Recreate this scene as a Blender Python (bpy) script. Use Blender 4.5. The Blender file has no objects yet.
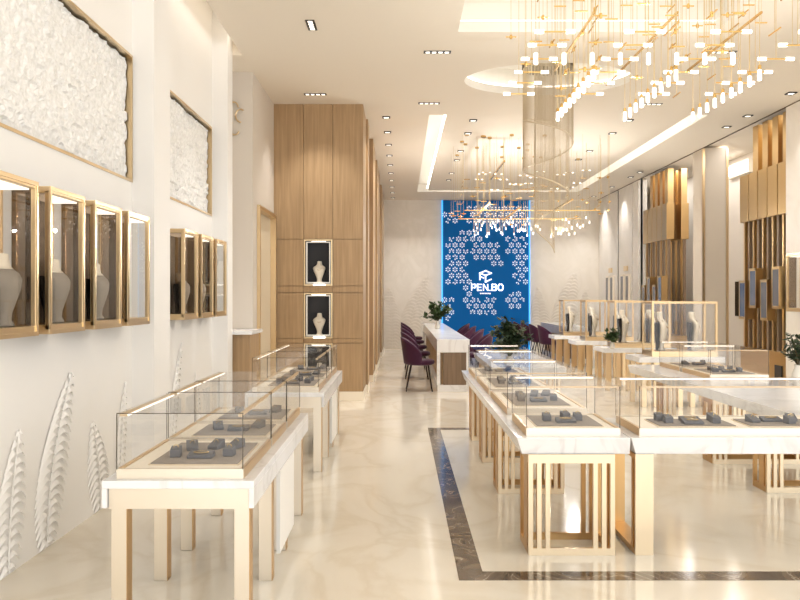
import bpy, math, random
from mathutils import Vector, noise
random.seed(7)
PI = math.pi
C = bpy.context.scene.collection
K = 800/650                      # depth scale of the survey: D(d) metres in front of the camera
def D(d): return d*K
H = 1.45                         # eye height
CZ = 4.15                        # ceiling height

# ------------------------------------------------------------------ camera, world, exposure
sc = bpy.context.scene
cd = bpy.data.cameras.new('camera'); cam = bpy.data.objects.new('camera', cd); C.objects.link(cam)
cam.location = (0, 0, H); cam.rotation_euler = (PI/2, 0, 0)
cd.sensor_width = 36; cd.lens = 36.0; cd.shift_x = -1/800; cd.shift_y = -3/800; cd.clip_start = .05
sc.camera = cam
sc.view_settings.view_transform = 'Standard'; sc.view_settings.look = 'None'
sc.view_settings.gamma = 1; sc.view_settings.use_curve_mapping = False
sc.view_settings.exposure = 0.62
w = bpy.data.worlds.new('world'); sc.world = w; w.use_nodes = True
w.node_tree.nodes['Background'].inputs[0].default_value = (1.0, .995, .985, 1)
w.node_tree.nodes['Background'].inputs[1].default_value = 1.6
sc.cycles.max_bounces = 10; sc.cycles.transparent_max_bounces = 40
sc.cycles.diffuse_bounces = 6; sc.cycles.glossy_bounces = 5
sc.cycles.caustics_reflective = False; sc.cycles.caustics_refractive = False
sc.cycles.sample_clamp_indirect = 4

SPOT_W = 50
def spot(x, y, z, power=SPOT_W, size=95, col=(1, .975, .94), r=.04):
    l = bpy.data.lights.new('downlight_lamp', 'SPOT'); l.energy = power; l.color = col
    l.spot_size = math.radians(size); l.spot_blend = .9; l.shadow_soft_size = r
    o = bpy.data.objects.new('downlight_lamp', l); C.objects.link(o); o.location = (x, y, z); return o
def area(name, x, y, z, sx, sy, power, rot=(0, 0, 0), col=(1, .98, .95)):
    l = bpy.data.lights.new(name, 'AREA'); l.shape = 'RECTANGLE'; l.size = sx; l.size_y = sy
    l.energy = power; l.color = col
    o = bpy.data.objects.new(name, l); C.objects.link(o); o.location = (x, y, z); o.rotation_euler = rot; return o
def bulb(x, y, z, power, r=.02, col=(1, .97, .92)):
    l = bpy.data.lights.new('chandelier_bulb', 'POINT'); l.energy = power; l.color = col; l.shadow_soft_size = r
    o = bpy.data.objects.new('chandelier_bulb', l); C.objects.link(o); o.location = (x, y, z); return o
area('colonnade_fill', 6.05, D(10.6), CZ+.02, .5, 5.0, 25)  # added fill for the dark right side, no fixture there
area('colonnade_fill', 6.05, D(14.0), CZ+.02, .5, 3.5, 25)  # second added fill, farther along the colonnade
area('recess_lamp', 1.89, D(5.0), 4.47, 2.2, 2.6, 5)
area('oval_recess_lamp', 1.83, D(8.09), 4.47, .9, .7, 4)

# ------------------------------------------------------------------ materials
def lin(c):
    return tuple(((v/255)/12.92 if v/255 <= .04045 else ((v/255+.055)/1.055)**2.4) for v in c)+(1,)
MATS = {}
def mat(name, col, rough=.5, metal=0, spec=.5, emit=None, estr=0, coat=0, sheen=0):
    m = bpy.data.materials.new(name); m.use_nodes = True; b = m.node_tree.nodes['Principled BSDF']
    b.inputs['Base Color'].default_value = lin(col); b.inputs['Roughness'].default_value = rough
    b.inputs['Metallic'].default_value = metal; b.inputs['Specular IOR Level'].default_value = spec
    b.inputs['Coat Weight'].default_value = coat; b.inputs['Sheen Weight'].default_value = sheen
    if emit: b.inputs['Emission Color'].default_value = lin(emit); b.inputs['Emission Strength'].default_value = estr
    MATS[name] = m; return m
def N(m, t, **kw):
    n = m.node_tree.nodes.new(t)
    for k, v in kw.items(): setattr(n, k, v)
    return n
def L(m, a, b): m.node_tree.links.new(a, b)
def texmat(name, stops, rough=.4, scale=(1, 1, 1), nscale=3, detail=6, dist=0, bump=0, bscale=40, metal=0, spec=.5, kind='noise', coat=0):
    m = mat(name, (200, 200, 200), rough, metal, spec, coat=coat); b = m.node_tree.nodes['Principled BSDF']
    tc = N(m, 'ShaderNodeTexCoord'); mp = N(m, 'ShaderNodeMapping'); mp.inputs['Scale'].default_value = scale
    L(m, tc.outputs['Object'], mp.inputs[0])
    n = N(m, 'ShaderNodeTexNoise'); n.inputs['Scale'].default_value = nscale; n.inputs['Detail'].default_value = detail
    n.inputs['Distortion'].default_value = dist; L(m, mp.outputs[0], n.inputs['Vector'])
    src = n.outputs['Fac']
    if kind == 'vein':
        mt = N(m, 'ShaderNodeMath', operation='SUBTRACT'); mt.inputs[1].default_value = .5; L(m, src, mt.inputs[0])
        ma = N(m, 'ShaderNodeMath', operation='ABSOLUTE'); L(m, mt.outputs[0], ma.inputs[0]); src = ma.outputs[0]
    r = N(m, 'ShaderNodeValToRGB'); els = r.color_ramp.elements
    while len(els) < len(stops): els.new(.5)
    for e, (p, c) in zip(els, stops): e.position = p; e.color = lin(c)
    L(m, src, r.inputs[0]); L(m, r.outputs[0], b.inputs['Base Color'])
    if bump:
        n2 = N(m, 'ShaderNodeTexNoise'); n2.inputs['Scale'].default_value = bscale; n2.inputs['Detail'].default_value = 4
        L(m, mp.outputs[0], n2.inputs['Vector'])
        bp = N(m, 'ShaderNodeBump'); bp.inputs['Strength'].default_value = bump; bp.inputs['Distance'].default_value = .01
        L(m, n2.outputs['Fac'], bp.inputs['Height']); L(m, bp.outputs[0], b.inputs['Normal'])
    return m
texmat('floor', [(0, (224, 214, 196)), (.06, (231, 223, 208)), (.3, (236, 229, 216))], .1, (1, .7, 1), 1.1, 8, 1.6, kind='vein')
texmat('border', [(0, (170, 158, 142)), (.012, (110, 94, 78)), (.12, (88, 73, 60)), (.3, (70, 58, 48))], .1, (1, 1, 1), 2.6, 8, 2.2, kind='vein')
texmat('marble', [(0, (222, 221, 222)), (.03, (234, 234, 235)), (.25, (240, 240, 242))], .16, (1, 1, 1), 1.4, 8, 1.8, kind='vein')
texmat('wall_marble', [(0, (231, 225, 215)), (.1, (236, 230, 221)), (.3, (239, 234, 226))], .4, (1, .6, .8), 1.4, 7, 1.4, kind='vein')
texmat('wood', [(.3, (156, 127, 92)), (.5, (169, 139, 102)), (.7, (181, 151, 114))], .45, (14, 14, .6), 2.2, 6, .4)
texmat('dark_wood', [(.3, (112, 92, 72)), (.7, (136, 113, 90))], .45, (14, 14, .6), 2.2, 6, .4)
texmat('rock', [(.3, (226, 225, 222)), (.65, (246, 245, 243))], .8, (1, 1, 1), 34, 5, .2, bump=.7, bscale=60)
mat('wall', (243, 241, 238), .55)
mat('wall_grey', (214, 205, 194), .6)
mat('column_shade', (200, 189, 174), .5)  # shade on the middle column put into its base colour
mat('ceiling', (232, 223, 209), .8)
mat('cove', (240, 236, 228), .8)
mat('gold', (226, 201, 160), .28, 1)
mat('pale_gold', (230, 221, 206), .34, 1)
mat('gold_shade', (208, 171, 120), .3, 1)  # darker copy of the leg metal, side reflections put into the colour
mat('screen_gold', (216, 184, 132), .3, 1)
mat('gold_lit', (232, 215, 186), .34, 1)  # paler copy of the leg metal, bright front reflection put into the colour
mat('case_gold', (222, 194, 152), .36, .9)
mat('champagne', (232, 218, 194), .38, .9)
mat('brass', (222, 184, 116), .26, 1)
mat('bronze', (92, 72, 54), .35, .7)
mat('black', (24, 22, 22), .4)
mat('post', (92, 84, 74), .12, 1)
mat('taupe', (150, 138, 124), .7)
mat('grey_pad', (150, 141, 132), .8)
mat('grey_block', (98, 98, 102), .75)
mat('cream', (243, 234, 218), .6)
mat('white', (246, 244, 240), .4)
mat('bust_white', (238, 228, 210), .55)
mat('bust_grey', (150, 142, 132), .6)
mat('rail', (214, 190, 156), .5, .3)
mat('bust_dark', (62, 60, 62), .6)
mat('velvet', (58, 16, 48), .7, 0, .3, sheen=.12)
mat('legs', (30, 24, 26), .35, .5)
mat('leaf', (52, 74, 34), .55)
mat('dark_leaf', (40, 58, 32), .5)
mat('light_leaf', (96, 112, 52), .55)
mat('stem', (82, 70, 46), .7)
mat('vase_white', (226, 222, 214), .25)
mat('blue', (0, 104, 188), .6, 0, .15)
mat('logo', (250, 250, 250), .5, emit=(255, 255, 255), estr=.55)
mat('cut', (214, 232, 246), .6, emit=(205, 230, 255), estr=.3)
mat('blue_glow', (60, 170, 255), .5, emit=(70, 180, 255), estr=.8)
mat('led', (255, 255, 255), .5, emit=(255, 251, 245), estr=2)
mat('trough_led', (255, 255, 255), .5, emit=(255, 250, 242), estr=3.4)
mat('cove_led', (255, 255, 255), .5, emit=(255, 251, 245), estr=1.1)
mat('led_soft', (255, 255, 255), .5, emit=(255, 246, 232), estr=1.8)
mat('case_led', (255, 255, 255), .5, emit=(255, 246, 232), estr=.8)
mat('lamp_glow', (255, 255, 255), .4, emit=(255, 250, 242), estr=1.6)
mat('lens', (255, 255, 255), .4, emit=(255, 246, 230), estr=1.4)
mat('crystal', (212, 196, 168), .3, .2)
mat('wire', (214, 190, 140), .35, .8)
mat('door', (228, 214, 190), .45)
mat('dark_glass', (88, 92, 106), .08, 0, .8)
mat('screen', (16, 15, 18), .15)
mat('jewel', (214, 190, 140), .2, 1)
def glass(name, tint, amount=1.0):
    m = bpy.data.materials.new(name); m.use_nodes = True; nt = m.node_tree; nt.nodes.clear()
    o = N(m, 'ShaderNodeOutputMaterial'); mx = N(m, 'ShaderNodeMixShader'); t = N(m, 'ShaderNodeBsdfTransparent')
    g = N(m, 'ShaderNodeBsdfGlossy'); g.inputs['Roughness'].default_value = .01
    t.inputs[0].default_value = tint; fr = N(m, 'ShaderNodeLayerWeight'); fr.inputs[0].default_value = .5
    pw = N(m, 'ShaderNodeMath', operation='POWER'); pw.inputs[1].default_value = 4; L(m, fr.outputs['Facing'], pw.inputs[0])
    ml = N(m, 'ShaderNodeMath', operation='MULTIPLY_ADD'); ml.inputs[1].default_value = .42*amount; ml.inputs[2].default_value = .02
    L(m, pw.outputs[0], ml.inputs[0]); L(m, ml.outputs[0], mx.inputs[0]); L(m, t.outputs[0], mx.inputs[1]); L(m, g.outputs[0], mx.inputs[2])
    L(m, mx.outputs[0], o.inputs[0]); MATS[name] = m
glass('glass', (.996, .996, .995, 1), .5)
glass('vitrine_glass', (.97, .965, .955, 1), .6)
glass('smoked_glass', (.52, .46, .40, 1), .8)

# ------------------------------------------------------------------ mesh helpers
class MB:
    def __init__(s): s.v = []; s.f = []; s.smooth = False
    def box(s, x0, x1, y0, y1, z0, z1):
        n = len(s.v)
        x0, x1 = min(x0, x1), max(x0, x1); y0, y1 = min(y0, y1), max(y0, y1); z0, z1 = min(z0, z1), max(z0, z1)
        s.v += [(x, y, z) for z in (z0, z1) for y in (y0, y1) for x in (x0, x1)]
        s.f += [tuple(n+i for i in q) for q in ((0, 2, 3, 1), (4, 5, 7, 6), (0, 1, 5, 4), (2, 6, 7, 3), (0, 4, 6, 2), (1, 3, 7, 5))]
        return s
    def quad(s, a, b, c, d): n = len(s.v); s.v += [a, b, c, d]; s.f.append((n, n+1, n+2, n+3)); return s
    def poly(s, pts): n = len(s.v); s.v += pts; s.f.append(tuple(range(n, n+len(pts)))); return s
    def loft(s, secs, close=True, cap=True):
        n = len(s.v); k = len(secs[0])
        for q in secs: s.v += q
        for i in range(len(secs)-1):
            for j in range(k if close else k-1):
                a = n+i*k+j; b = n+i*k+(j+1) % k
                s.f.append((a, b, b+k, a+k))
        if cap: s.f.append(tuple(n+j for j in reversed(range(k)))); s.f.append(tuple(n+(len(secs)-1)*k+j for j in range(k)))
        return s
    def tube(s, p, q, r0, r1=None, k=8):
        r1 = r0 if r1 is None else r1; p = Vector(p); q = Vector(q); d = (q-p).normalized()
        u = d.orthogonal().normalized(); v = d.cross(u)
        return s.loft([[tuple(c+(u*math.cos(2*PI*j/k)+v*math.sin(2*PI*j/k))*r) for j in range(k)] for c, r in ((p, r0), (q, r1))])
    def path(s, pts, r, k=6):
        pts = [Vector(p) for p in pts]; secs = []
        for i, p in enumerate(pts):
            d = (pts[min(i+1, len(pts)-1)]-pts[max(i-1, 0)]).normalized()
            u = d.cross(Vector((0.01, 0.02, 1))).normalized(); v = d.cross(u)
            rr = r[i] if isinstance(r, list) else r
            secs.append([tuple(p+(u*math.cos(2*PI*j/k)+v*math.sin(2*PI*j/k))*rr) for j in range(k)])
        return s.loft(secs)
    def lathe(s, prof, cx=0, cy=0, k=24, sx=1, sy=1):
        return s.loft([[(cx+sx*r*math.cos(2*PI*j/k), cy+sy*r*math.sin(2*PI*j/k), z) for j in range(k)] for r, z in prof])
    def build(s, name, m, parent=None, smooth=False, bevel=0, world=True, label=None):
        off = parent.location if (parent is not None and world) else Vector((0, 0, 0))
        gp = parent.parent if parent is not None else None
        while gp is not None and world: off = off+gp.location; gp = gp.parent
        me = bpy.data.meshes.new(name)
        me.from_pydata([(x-off[0], y-off[1], z-off[2]) for x, y, z in s.v], [], s.f); me.update()
        me.materials.append(MATS[m])
        if smooth:
            for p in me.polygons: p.use_smooth = True
        o = bpy.data.objects.new(name, me); C.objects.link(o)
        if parent is not None: o.parent = parent
        if bevel:
            b = o.modifiers.new('bevel', 'BEVEL'); b.width = bevel; b.segments = 2; b.limit_method = 'ANGLE'
        if label: o['label'] = label
        return o
def tag(o, label, cat, group=None, kind=None):
    o['label'] = label; o['category'] = cat
    if group: o['group'] = group
    if kind: o['kind'] = kind
    return o
def thing(name, label, cat, loc=(0, 0, 0), rotz=0, group=None):
    o = bpy.data.objects.new(name, None); C.objects.link(o); o.empty_display_size = .1
    o.location = loc; o.rotation_euler = (0, 0, rotz); return tag(o, label, cat, group)
def struct(name, mb, m, **kw):
    o = mb.build(name, m, **kw); o['kind'] = 'structure'; return o
def copy_tree(o, parent=None):
    c = o.copy(); C.objects.link(c)
    if parent is not None: c.parent = parent
    for ch in list(o.children): copy_tree(ch, c)
    return c
def dup(root, loc, rotz=None, label=None, group=None):
    r = copy_tree(root); r.location = loc
    if rotz is not None: r.rotation_euler = (0, 0, rotz)
    if label: r['label'] = label
    if group: r['group'] = group
    return r
def B(*a): return MB().box(*a)

# ------------------------------------------------------------------ floor
YN, YF = -1.2, D(18.1)
XL, XR = -2.05, 5.46
XO = 6.6                        # outer wall behind the right colonnade
struct('floor', B(-2.3, XO+.1, YN, YF+.2, -.1, 0), 'floor')
bd = MB()
z = .002
bd.box(.297, 4.3, D(3.325), D(3.325)+.13, 0, z); bd.box(.297, 4.3, D(7.1), D(7.1)+.13, 0, z)
bd.box(.297, .43, D(3.325)+.13, D(7.1), 0, z); bd.box(4.17, 4.3, D(3.325)+.13, D(7.1), 0, z)
struct('trim_1', bd, 'border')

# ------------------------------------------------------------------ ceiling with recesses
ce = MB()
def cq(x0, x1, y0, y1, zz=CZ): ce.quad((x0, y0, zz), (x0, y1, zz), (x1, y1, zz), (x1, y0, zz))
R1 = (.58, 3.2, D(3.2), D(6.62))
OV = (1.83, D(8.09), 1.04, .60*K)
OR = (.6, 3.06, D(7.35), D(8.83))
TR = (.42, 4.55, D(9.64), D(16.7)); TW = .26
xa, xb = -1.775, 5.47
cq(xa, xb, YN, R1[2]); cq(xa, R1[0], R1[2], R1[3]); cq(R1[1], xb, R1[2], R1[3]); cq(xa, xb, R1[3], OR[2])
cq(xa, OR[0], OR[2], OR[3]); cq(OR[1], xb, OR[2], OR[3]); cq(xa, xb, OR[3], TR[2])
cq(xa, TR[0], TR[2], TR[3]); cq(TR[1], xb, TR[2], TR[3]); cq(xa, xb, TR[3], YF)
cq(TR[0]+TW, TR[1]-TW, TR[2], TR[3]-TW*K)
cv = MB()
cq(-2.15, xa, D(7.25), D(9.2))
n = 64; el = []; rc = []
for j in range(n):
    a = 2*PI*j/n; c_, s_ = math.cos(a), math.sin(a)
    el.append((OV[0]+OV[2]*c_, OV[1]+OV[3]*s_))
    hx, hy = (OR[1]-OR[0])/2, (OR[3]-OR[2])/2
    t = min(hx/abs(c_) if abs(c_) > 1e-6 else 1e9, hy/abs(s_) if abs(s_) > 1e-6 else 1e9)
    rc.append(((OR[0]+OR[1])/2+c_*t, (OR[2]+OR[3])/2+s_*t))
for kx in (OR[0], OR[1]):
    for ky in (OR[2], OR[3]):
        jb = min(range(n), key=lambda j: (rc[j][0]-kx)**2+(rc[j][1]-ky)**2); rc[jb] = (kx, ky)
for j in range(n):
    k2 = (j+1) % n
    ce.quad((*el[j], CZ), (*rc[j], CZ), (*rc[k2], CZ), (*el[k2], CZ))
def vq(x0, x1, y0, y1, zz): cv.quad((x0, y0, zz), (x0, y1, zz), (x1, y1, zz), (x1, y0, zz))
def rectwall(x0, x1, y0, y1, z0, z1):
    cv.quad((x0, y0, z0), (x1, y0, z0), (x1, y0, z1), (x0, y0, z1)); cv.quad((x0, y1, z0), (x0, y1, z1), (x1, y1, z1), (x1, y1, z0))
    cv.quad((x0, y0, z0), (x0, y0, z1), (x0, y1, z1), (x0, y1, z0)); cv.quad((x1, y0, z0), (x1, y1, z0), (x1, y1, z1), (x1, y0, z1))
# rectangular recess: fascia, ledge, upper box
rectwall(*R1, CZ, CZ+.11)
g = .16
def ring(x0, x1, y0, y1, gg, zz):
    vq(x0-gg, x1+gg, y0-gg, y0, zz); vq(x0-gg, x1+gg, y1, y1+gg, zz); vq(x0-gg, x0, y0, y1, zz); vq(x1, x1+gg, y0, y1, zz)
ring(*R1, g, CZ+.11)
rectwall(R1[0]-g, R1[1]+g, R1[2]-g, R1[3]+g, CZ+.11, CZ+.36)
vq(R1[0]-g, R1[1]+g, R1[2]-g, R1[3]+g, CZ+.36)
# oval recess
def ell(sc_, zz): return [(OV[0]+(OV[2]+sc_)*math.cos(2*PI*j/n), OV[1]+(OV[3]+sc_)*math.sin(2*PI*j/n), zz) for j in range(n)]
cv.loft([ell(0, CZ), ell(0, CZ+.10), ell(.1, CZ+.10), ell(.1, CZ+.36)], cap=False); cv.poly(ell(.1, CZ+.36))
# trough of the long recess
rectwall(*TR, CZ, CZ+.2)
rectwall(TR[0]+TW, TR[1]-TW, TR[2]+.001, TR[3]-TW*K, CZ+.001, CZ+.2)
vq(*TR, CZ+.2)
struct('ceiling_recess', cv, 'cove')
# side slabs and the ceiling behind the right colonnade, lid over the left wall wash
ce.box(xb, XO, YN, YF, CZ+.03, CZ+.08)
ce.quad((xb, YN, CZ), (xb, YF, CZ), (xb, YF, CZ+.03), (xb, YN, CZ+.03))
ce.quad((-2.1, D(7.25), CZ), (-2.1, D(7.25), CZ+.42), (xa, D(7.25), CZ+.42), (xa, D(7.25), CZ))
ce.quad((xa, YN, CZ), (xa, YN, CZ+.1), (xa, D(7.8), CZ+.1), (xa, D(7.8), CZ))
ce.box(-2.1, xa, YN, D(7.8), CZ+.42, CZ+.46); ce.quad((xa, YN, CZ+.1), (xa, YN, CZ+.42), (xa, D(7.8), CZ+.42), (xa, D(7.8), CZ+.1))
struct('ceiling', ce, 'ceiling')
def cove(name, mb, m, label, loc=None):
    return tag(mb.build(name, m), label, 'cove light')
lm = MB()
x0, x1, y0, y1 = R1; e = .05
lm.box(x0-.1, x1+.1, y1+.06, y1+.08, CZ+.12, CZ+.14); lm.box(x0-.1, x1+.1, y0-.08, y0-.06, CZ+.12, CZ+.14)
lm.box(x0-.08, x0-.06, y0-.06, y1+.06, CZ+.12, CZ+.14); lm.box(x1+.06, x1+.08, y0-.06, y1+.06, CZ+.12, CZ+.14)
cove('cove_light', lm, 'cove_led', 'glowing light strip inside the large rectangular ceiling recess nearest the camera')
lo = MB(); lo.loft([ell(.03, CZ+.11), ell(.05, CZ+.11), ell(.05, CZ+.13), ell(.03, CZ+.13), ell(.03, CZ+.11)], cap=False)
cove('cove_light', lo, 'led', 'glowing light strip inside the oval ceiling recess around the crystal chandelier')
lt = MB(); x0, x1, y0, y1 = TR; zz0, zz1 = CZ+.05, CZ+.07
lt.box(x0+TW, x1-TW, y1-TW*K+.004, y1-TW*K+.03, zz0, zz1)
lt.box(x0+TW-.03, x0+TW-.004, y0+.02, y1-TW*K+.03, zz0, zz1); lt.box(x1-TW+.004, x1-TW+.03, y0+.02, y1-TW*K+.03, zz0, zz1)
cove('cove_light', lt, 'trough_led', 'glowing light strip in the trough framing the long far ceiling recess')
lw = MB(); lw.box(-1.84, -1.79, .2, D(7.15), CZ+.12, CZ+.14)
cove('cove_light', lw, 'led_soft', 'glowing light strip washing down the left wall beside the ceiling edge')
cr = MB(); cr.box(5.455, 5.47, D(8.0), YF, CZ-.015, CZ-.001); struct('trim_2', cr, 'bronze')

# ------------------------------------------------------------------ left wall
WX = XL
Z0, Z1 = 2.322, 3.285
def wall_open(x_front, y0, y1, openings, back=.12, ztop=CZ+.42, zb=0):
    m = MB(); cur = y0
    for (a, b) in openings:
        if a > cur: m.box(x_front-back, x_front, cur, a, zb, ztop)
        m.box(x_front-back, x_front, a, b, zb, Z0); m.box(x_front-back, x_front, a, b, Z1, ztop)
        m.box(x_front-back, x_front-back+.03, a, b, Z0, Z1); cur = b
    if y1 > cur: m.box(x_front-back, x_front, cur, y1, zb, ztop)
    return m
wl = wall_open(WX, YN, D(7.8), [(D(2.2), D(4.95)), (D(5.45), D(7.03))])
struct('wall_left', wl, 'wall')
pm = B(WX, -1.88, D(4.95), D(5.29), 0, CZ+.42); struct('wall_left_pier', pm, 'wall')
pm = B(WX, -1.88, D(7.05), D(7.25), 0, CZ+.42); struct('wall_left_far_pier', pm, 'wall')
pm = B(-2.17, -1.78, D(7.8), D(7.8)+.1, 0, CZ); pm.box(-1.9, -1.78, D(7.8)+.1, D(8.03), 0, CZ); pm.box(-1.9, -1.78, D(8.03), D(9.1), 2.59, CZ)
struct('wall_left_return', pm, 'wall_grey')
# framed rough plaster panels
for i, (a, b, lb) in enumerate([(D(2.2), D(4.95), 'large gold framed panel of rough white stone relief on the near left wall'),
                                (D(5.45), D(7.03), 'smaller gold framed panel of rough white stone relief on the left wall past the pier')]):
    t = thing('wall_relief_panel', lb, 'wall panel', (WX, (a+b)/2, Z0))
    f = MB(); th = .018
    f.box(WX-.09, WX+.008, a, b, Z0, Z0+th); f.box(WX-.09, WX+.008, a, b, Z1-th, Z1)
    f.box(WX-.09, WX+.008, a, a+th, Z0+th, Z1-th); f.box(WX-.09, WX+.008, b-th, b, Z0+th, Z1-th)
    f.build('frame', 'gold', t)
    r = MB(); ny = int((b-a)/.015); nz = 64; secs = []
    for q in range(ny+1):
        yy = a+.019+(b-a-.038)*q/ny
        row = []
        for p in range(nz+1):
            zz = Z0+.02+(Z1-Z0-.04)*p/nz
            h = noise.noise(Vector((yy*9, zz*9, i)))*.008+noise.noise(Vector((yy*26, zz*26, 3)))*.010+noise.cell(Vector((yy*18+noise.noise(Vector((yy*8, zz*8, 0)))*2, zz*18, 1)))*.012
            ed = min(q, ny-q, p, nz-p)
            row.append((WX-.035+h if ed > 0 else WX-.088, yy, zz))
        secs.append(row)
    r.loft(secs, close=False, cap=False); r.build('relief_stone', 'rock', t, smooth=False)

# carved fern reliefs
def fern(mb, base, height, lean, width, toW, nb=16, th=.012, curl=1.0):
    """crescent ridges along a leaning stem; toW(u,v,depth) gives world points"""
    for side in (-1, 1):
        for i in range(nb):
            t = (i+.6)/nb; u0 = base+lean*t*t; v0 = height*t
            ln = width*(math.sin(PI*(.12+.86*t))**.8)
            seg = 7; top = []; bot = []
            for k2 in range(seg+1):
                s_ = k2/seg
                u = u0+side*ln*s_; v = v0+ln*(.75*s_-1.05*curl*s_*s_)+.0
                wd = .0062*math.sin(PI*(.08+.9*s_))*(height/.9)**.5
                top.append((u, v+wd)); bot.append((u, v-wd))
            n0 = len(mb.v)
            for (p, q) in zip(top, bot): mb.v += [toW(p[0], p[1]+(p[1]-q[1])*1.2, 0), toW(q[0], q[1], th*(.3+.7*(p[1]-q[1])/.012 if p[1]-q[1] < .012 else 1)), toW(q[0], q[1]+.001, 0)]
            for k2 in range(seg):
                a = n0+k2*3
                mb.f += [(a, a+3, a+4, a+1), (a+1, a+4, a+5, a+2)]
    pts = [toW(base+lean*t*t, height*t, .004) for t in [j/10 for j in range(11)]]
    mb.path(pts, .006*(height/.9)**.5, 5)
toL = lambda u, v, dd: (WX+dd+.0065, u, max(v, .012))
def relief(name, label, specs, to):
    fm = MB()
    for (b0, h, ln, wd, nb) in specs: fern(fm, b0, h, ln, wd, to, nb, .017)
    tag(fm.build(name, 'wall', smooth=False), label, 'wall relief')
relief('fern_relief', 'tall white carved fern leaf relief on the left wall beside the near counter', [(D(3.75), .98, D(.28), .2, 20)], toL)
relief('fern_relief', 'short curling white fern leaf relief low on the wall just left of the near counter', [(D(4.42), .62, D(-.12), .19, 13)], toL)
relief('fern_relief', 'white carved leaf relief at the bottom left of the left wall, second in height', [(D(3.38), .74, D(.1), .16, 14)], toL)
relief('fern_relief', 'small white carved leaf relief nearest the camera at the left image edge', [(D(3.12), .42, D(.05), .16, 11)], toL)
relief('fern_relief', 'white carved leaf relief on the left wall seen behind the near glass cases', [(D(4.72), .82, D(.1), .1, 18)], toL)
relief('fern_relief', 'white carved leaf relief on the left wall between the two plain piers', [(D(5.8), 1.02, D(.25), .12, 20), (D(6.55), .7, D(-.1), .1, 14)], toL)

# wall vitrines and busts
def bust_mesh(h=.36, wm=1):
    s = h/.36; secs = []
    for (z, hw, fx, bx) in [(0, .045, .03, -.03), (.012, .045, .03, -.03), (.03, .034, .02, -.02), (.07, .036, .024, -.02), (.13, .055, .04, -.018), (.19, .078, .052, -.014),
                            (.235, .09, .05, -.012), (.262, .084, .038, -.016), (.282, .06, .022, -.028), (.30, .040, .010, -.040), (.33, .034, .006, -.044), (.352, .033, .006, -.046), (.36, .026, .0, -.04)]:
        sec = []
        for j in range(20):
            a = 2*PI*j/20; c_, s_ = math.cos(a), math.sin(a)
            mid = (fx+bx)/2; hx = (fx-bx)/2
            sec.append(((mid+hx*c_*wm)*s, hw*s_*s*wm, z*s))
        secs.append(sec)
    return MB().loft(secs)
def make_bust(name, label, group, h=.36, board=True, nk=True, wm=1, body='bust_white'):
    t = thing(name, label, 'display bust', (0, 0, 0), 0, group)
    bust_mesh(h, wm).build('neck_form', body, t, smooth=True, world=False)
    if body != 'bust_white':
        m = bust_mesh(h, wm*1.03); m.v = m.v[8*20:]; nn = len(m.v)//20; q_ = m.v; m = MB().loft([q_[i*20:(i+1)*20] for i in range(nn)])
        m.build('collar', 'bust_white', t, smooth=True, world=False)
    if board:
        s = h/.36; m = MB()
        pr = [(z_, w_*wm*1.1) for z_, w_ in [(.004, .035), (.07, .04), (.15, .068), (.235, .088), (.262, .078)]]
        m.loft([[(-.048*s, -w_*s, z_*s), (-.030*s, -w_*s, z_*s), (-.030*s, w_*s, z_*s), (-.048*s, w_*s, z_*s)] for z_, w_ in pr])
        m.build('back_board', 'bust_dark', t, world=False)
    if nk:
        s = h/.36; m = MB(); pts = []
        for j in range(15):
            a = -PI/2+PI*j/14
            pts.append((s*(.012+.045*math.cos(a)), s*.058*math.sin(a), s*(.285-.075*math.cos(a))))
        m.path(pts, .0035*s, 6); m.build('necklace', 'jewel', t, world=False)
    return t
def make_vitrine(label, group, Lg=.46, farpanel=True):
    t = thing('wall_vitrine', label, 'display case', (0, 0, 0), 0, group)
    W, Hh, e = .2, .78, .024; f = MB()
    for x in (0, W-e):
        for y in (0, Lg-e): f.box(x, x+e, y, y+e, e, Hh-e)
    f.box(0, W, 0, Lg, 0, .05); f.box(0, W, 0, Lg, Hh-.035, Hh)
    f.build('frame', 'gold', t, bevel=.002, world=False)
    fm = MB(); a = W+.006
    for (y0, y1, z0, z1) in [(0, Lg, 0, .022), (0, Lg, Hh-.022, Hh), (0, .022, .022, Hh-.022), (Lg-.022, Lg, .022, Hh-.022)]: fm.box(W, a, y0, y1, z0, z1)
    fm.build('door_frame', 'gold', t, world=False)
    B(W-.012, W-.006, e, Lg-e, .05, Hh-.035).build('glass_door', 'vitrine_glass', t, world=False)
    B(.07, W-e, .006, .014, .05, Hh-.035).build('side_panel', 'smoked_glass', t, world=False)
    if farpanel: B(.075, W-e, Lg-.016, Lg-.008, .05, Hh-.035).build('side_panel', 'smoked_glass', t, world=False)
    B(.02, W-.03, .03, Lg-.03, Hh-.043, Hh-.036).build('light_strip', 'case_led', t, world=False)
    return t
LV = .375*K
v0 = make_vitrine('wide gold framed wall vitrine cut off by the left image edge', 'wall vitrines on the left wall', LV)
v0.location = (WX, D(2.935), 1.254)
dup(v0, (WX, D(3.42), 1.254), label='gold framed wall vitrine, second from the left image edge')
dup(v0, (WX, D(3.92), 1.254), label='gold framed wall vitrine, third from the left image edge')
v1 = make_vitrine('gold framed wall vitrine just before the first wall pier', 'wall vitrines on the left wall', LV, False); v1.location = (WX, D(4.4), 1.254)
dup(v0, (WX, D(5.54), 1.254), label='gold framed wall vitrine right after the first wall pier')
dup(v0, (WX, D(6.02), 1.254), label='middle vitrine of the three past the first wall pier')
dup(v1, (WX, D(6.5), 1.254), label='farthest vitrine of the three past the first wall pier')
b0 = make_bust('necklace_bust', 'white necklace bust in the vitrine at the left image edge', 'busts in the left wall vitrines', .36, wm=1.3, body='bust_grey')
bl = ['white necklace bust in the second wall vitrine from the left edge', 'white necklace bust in the third wall vitrine from the left edge', None,
      'white necklace bust in the vitrine right after the first wall pier', 'white necklace bust in the middle vitrine past the first pier']
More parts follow.
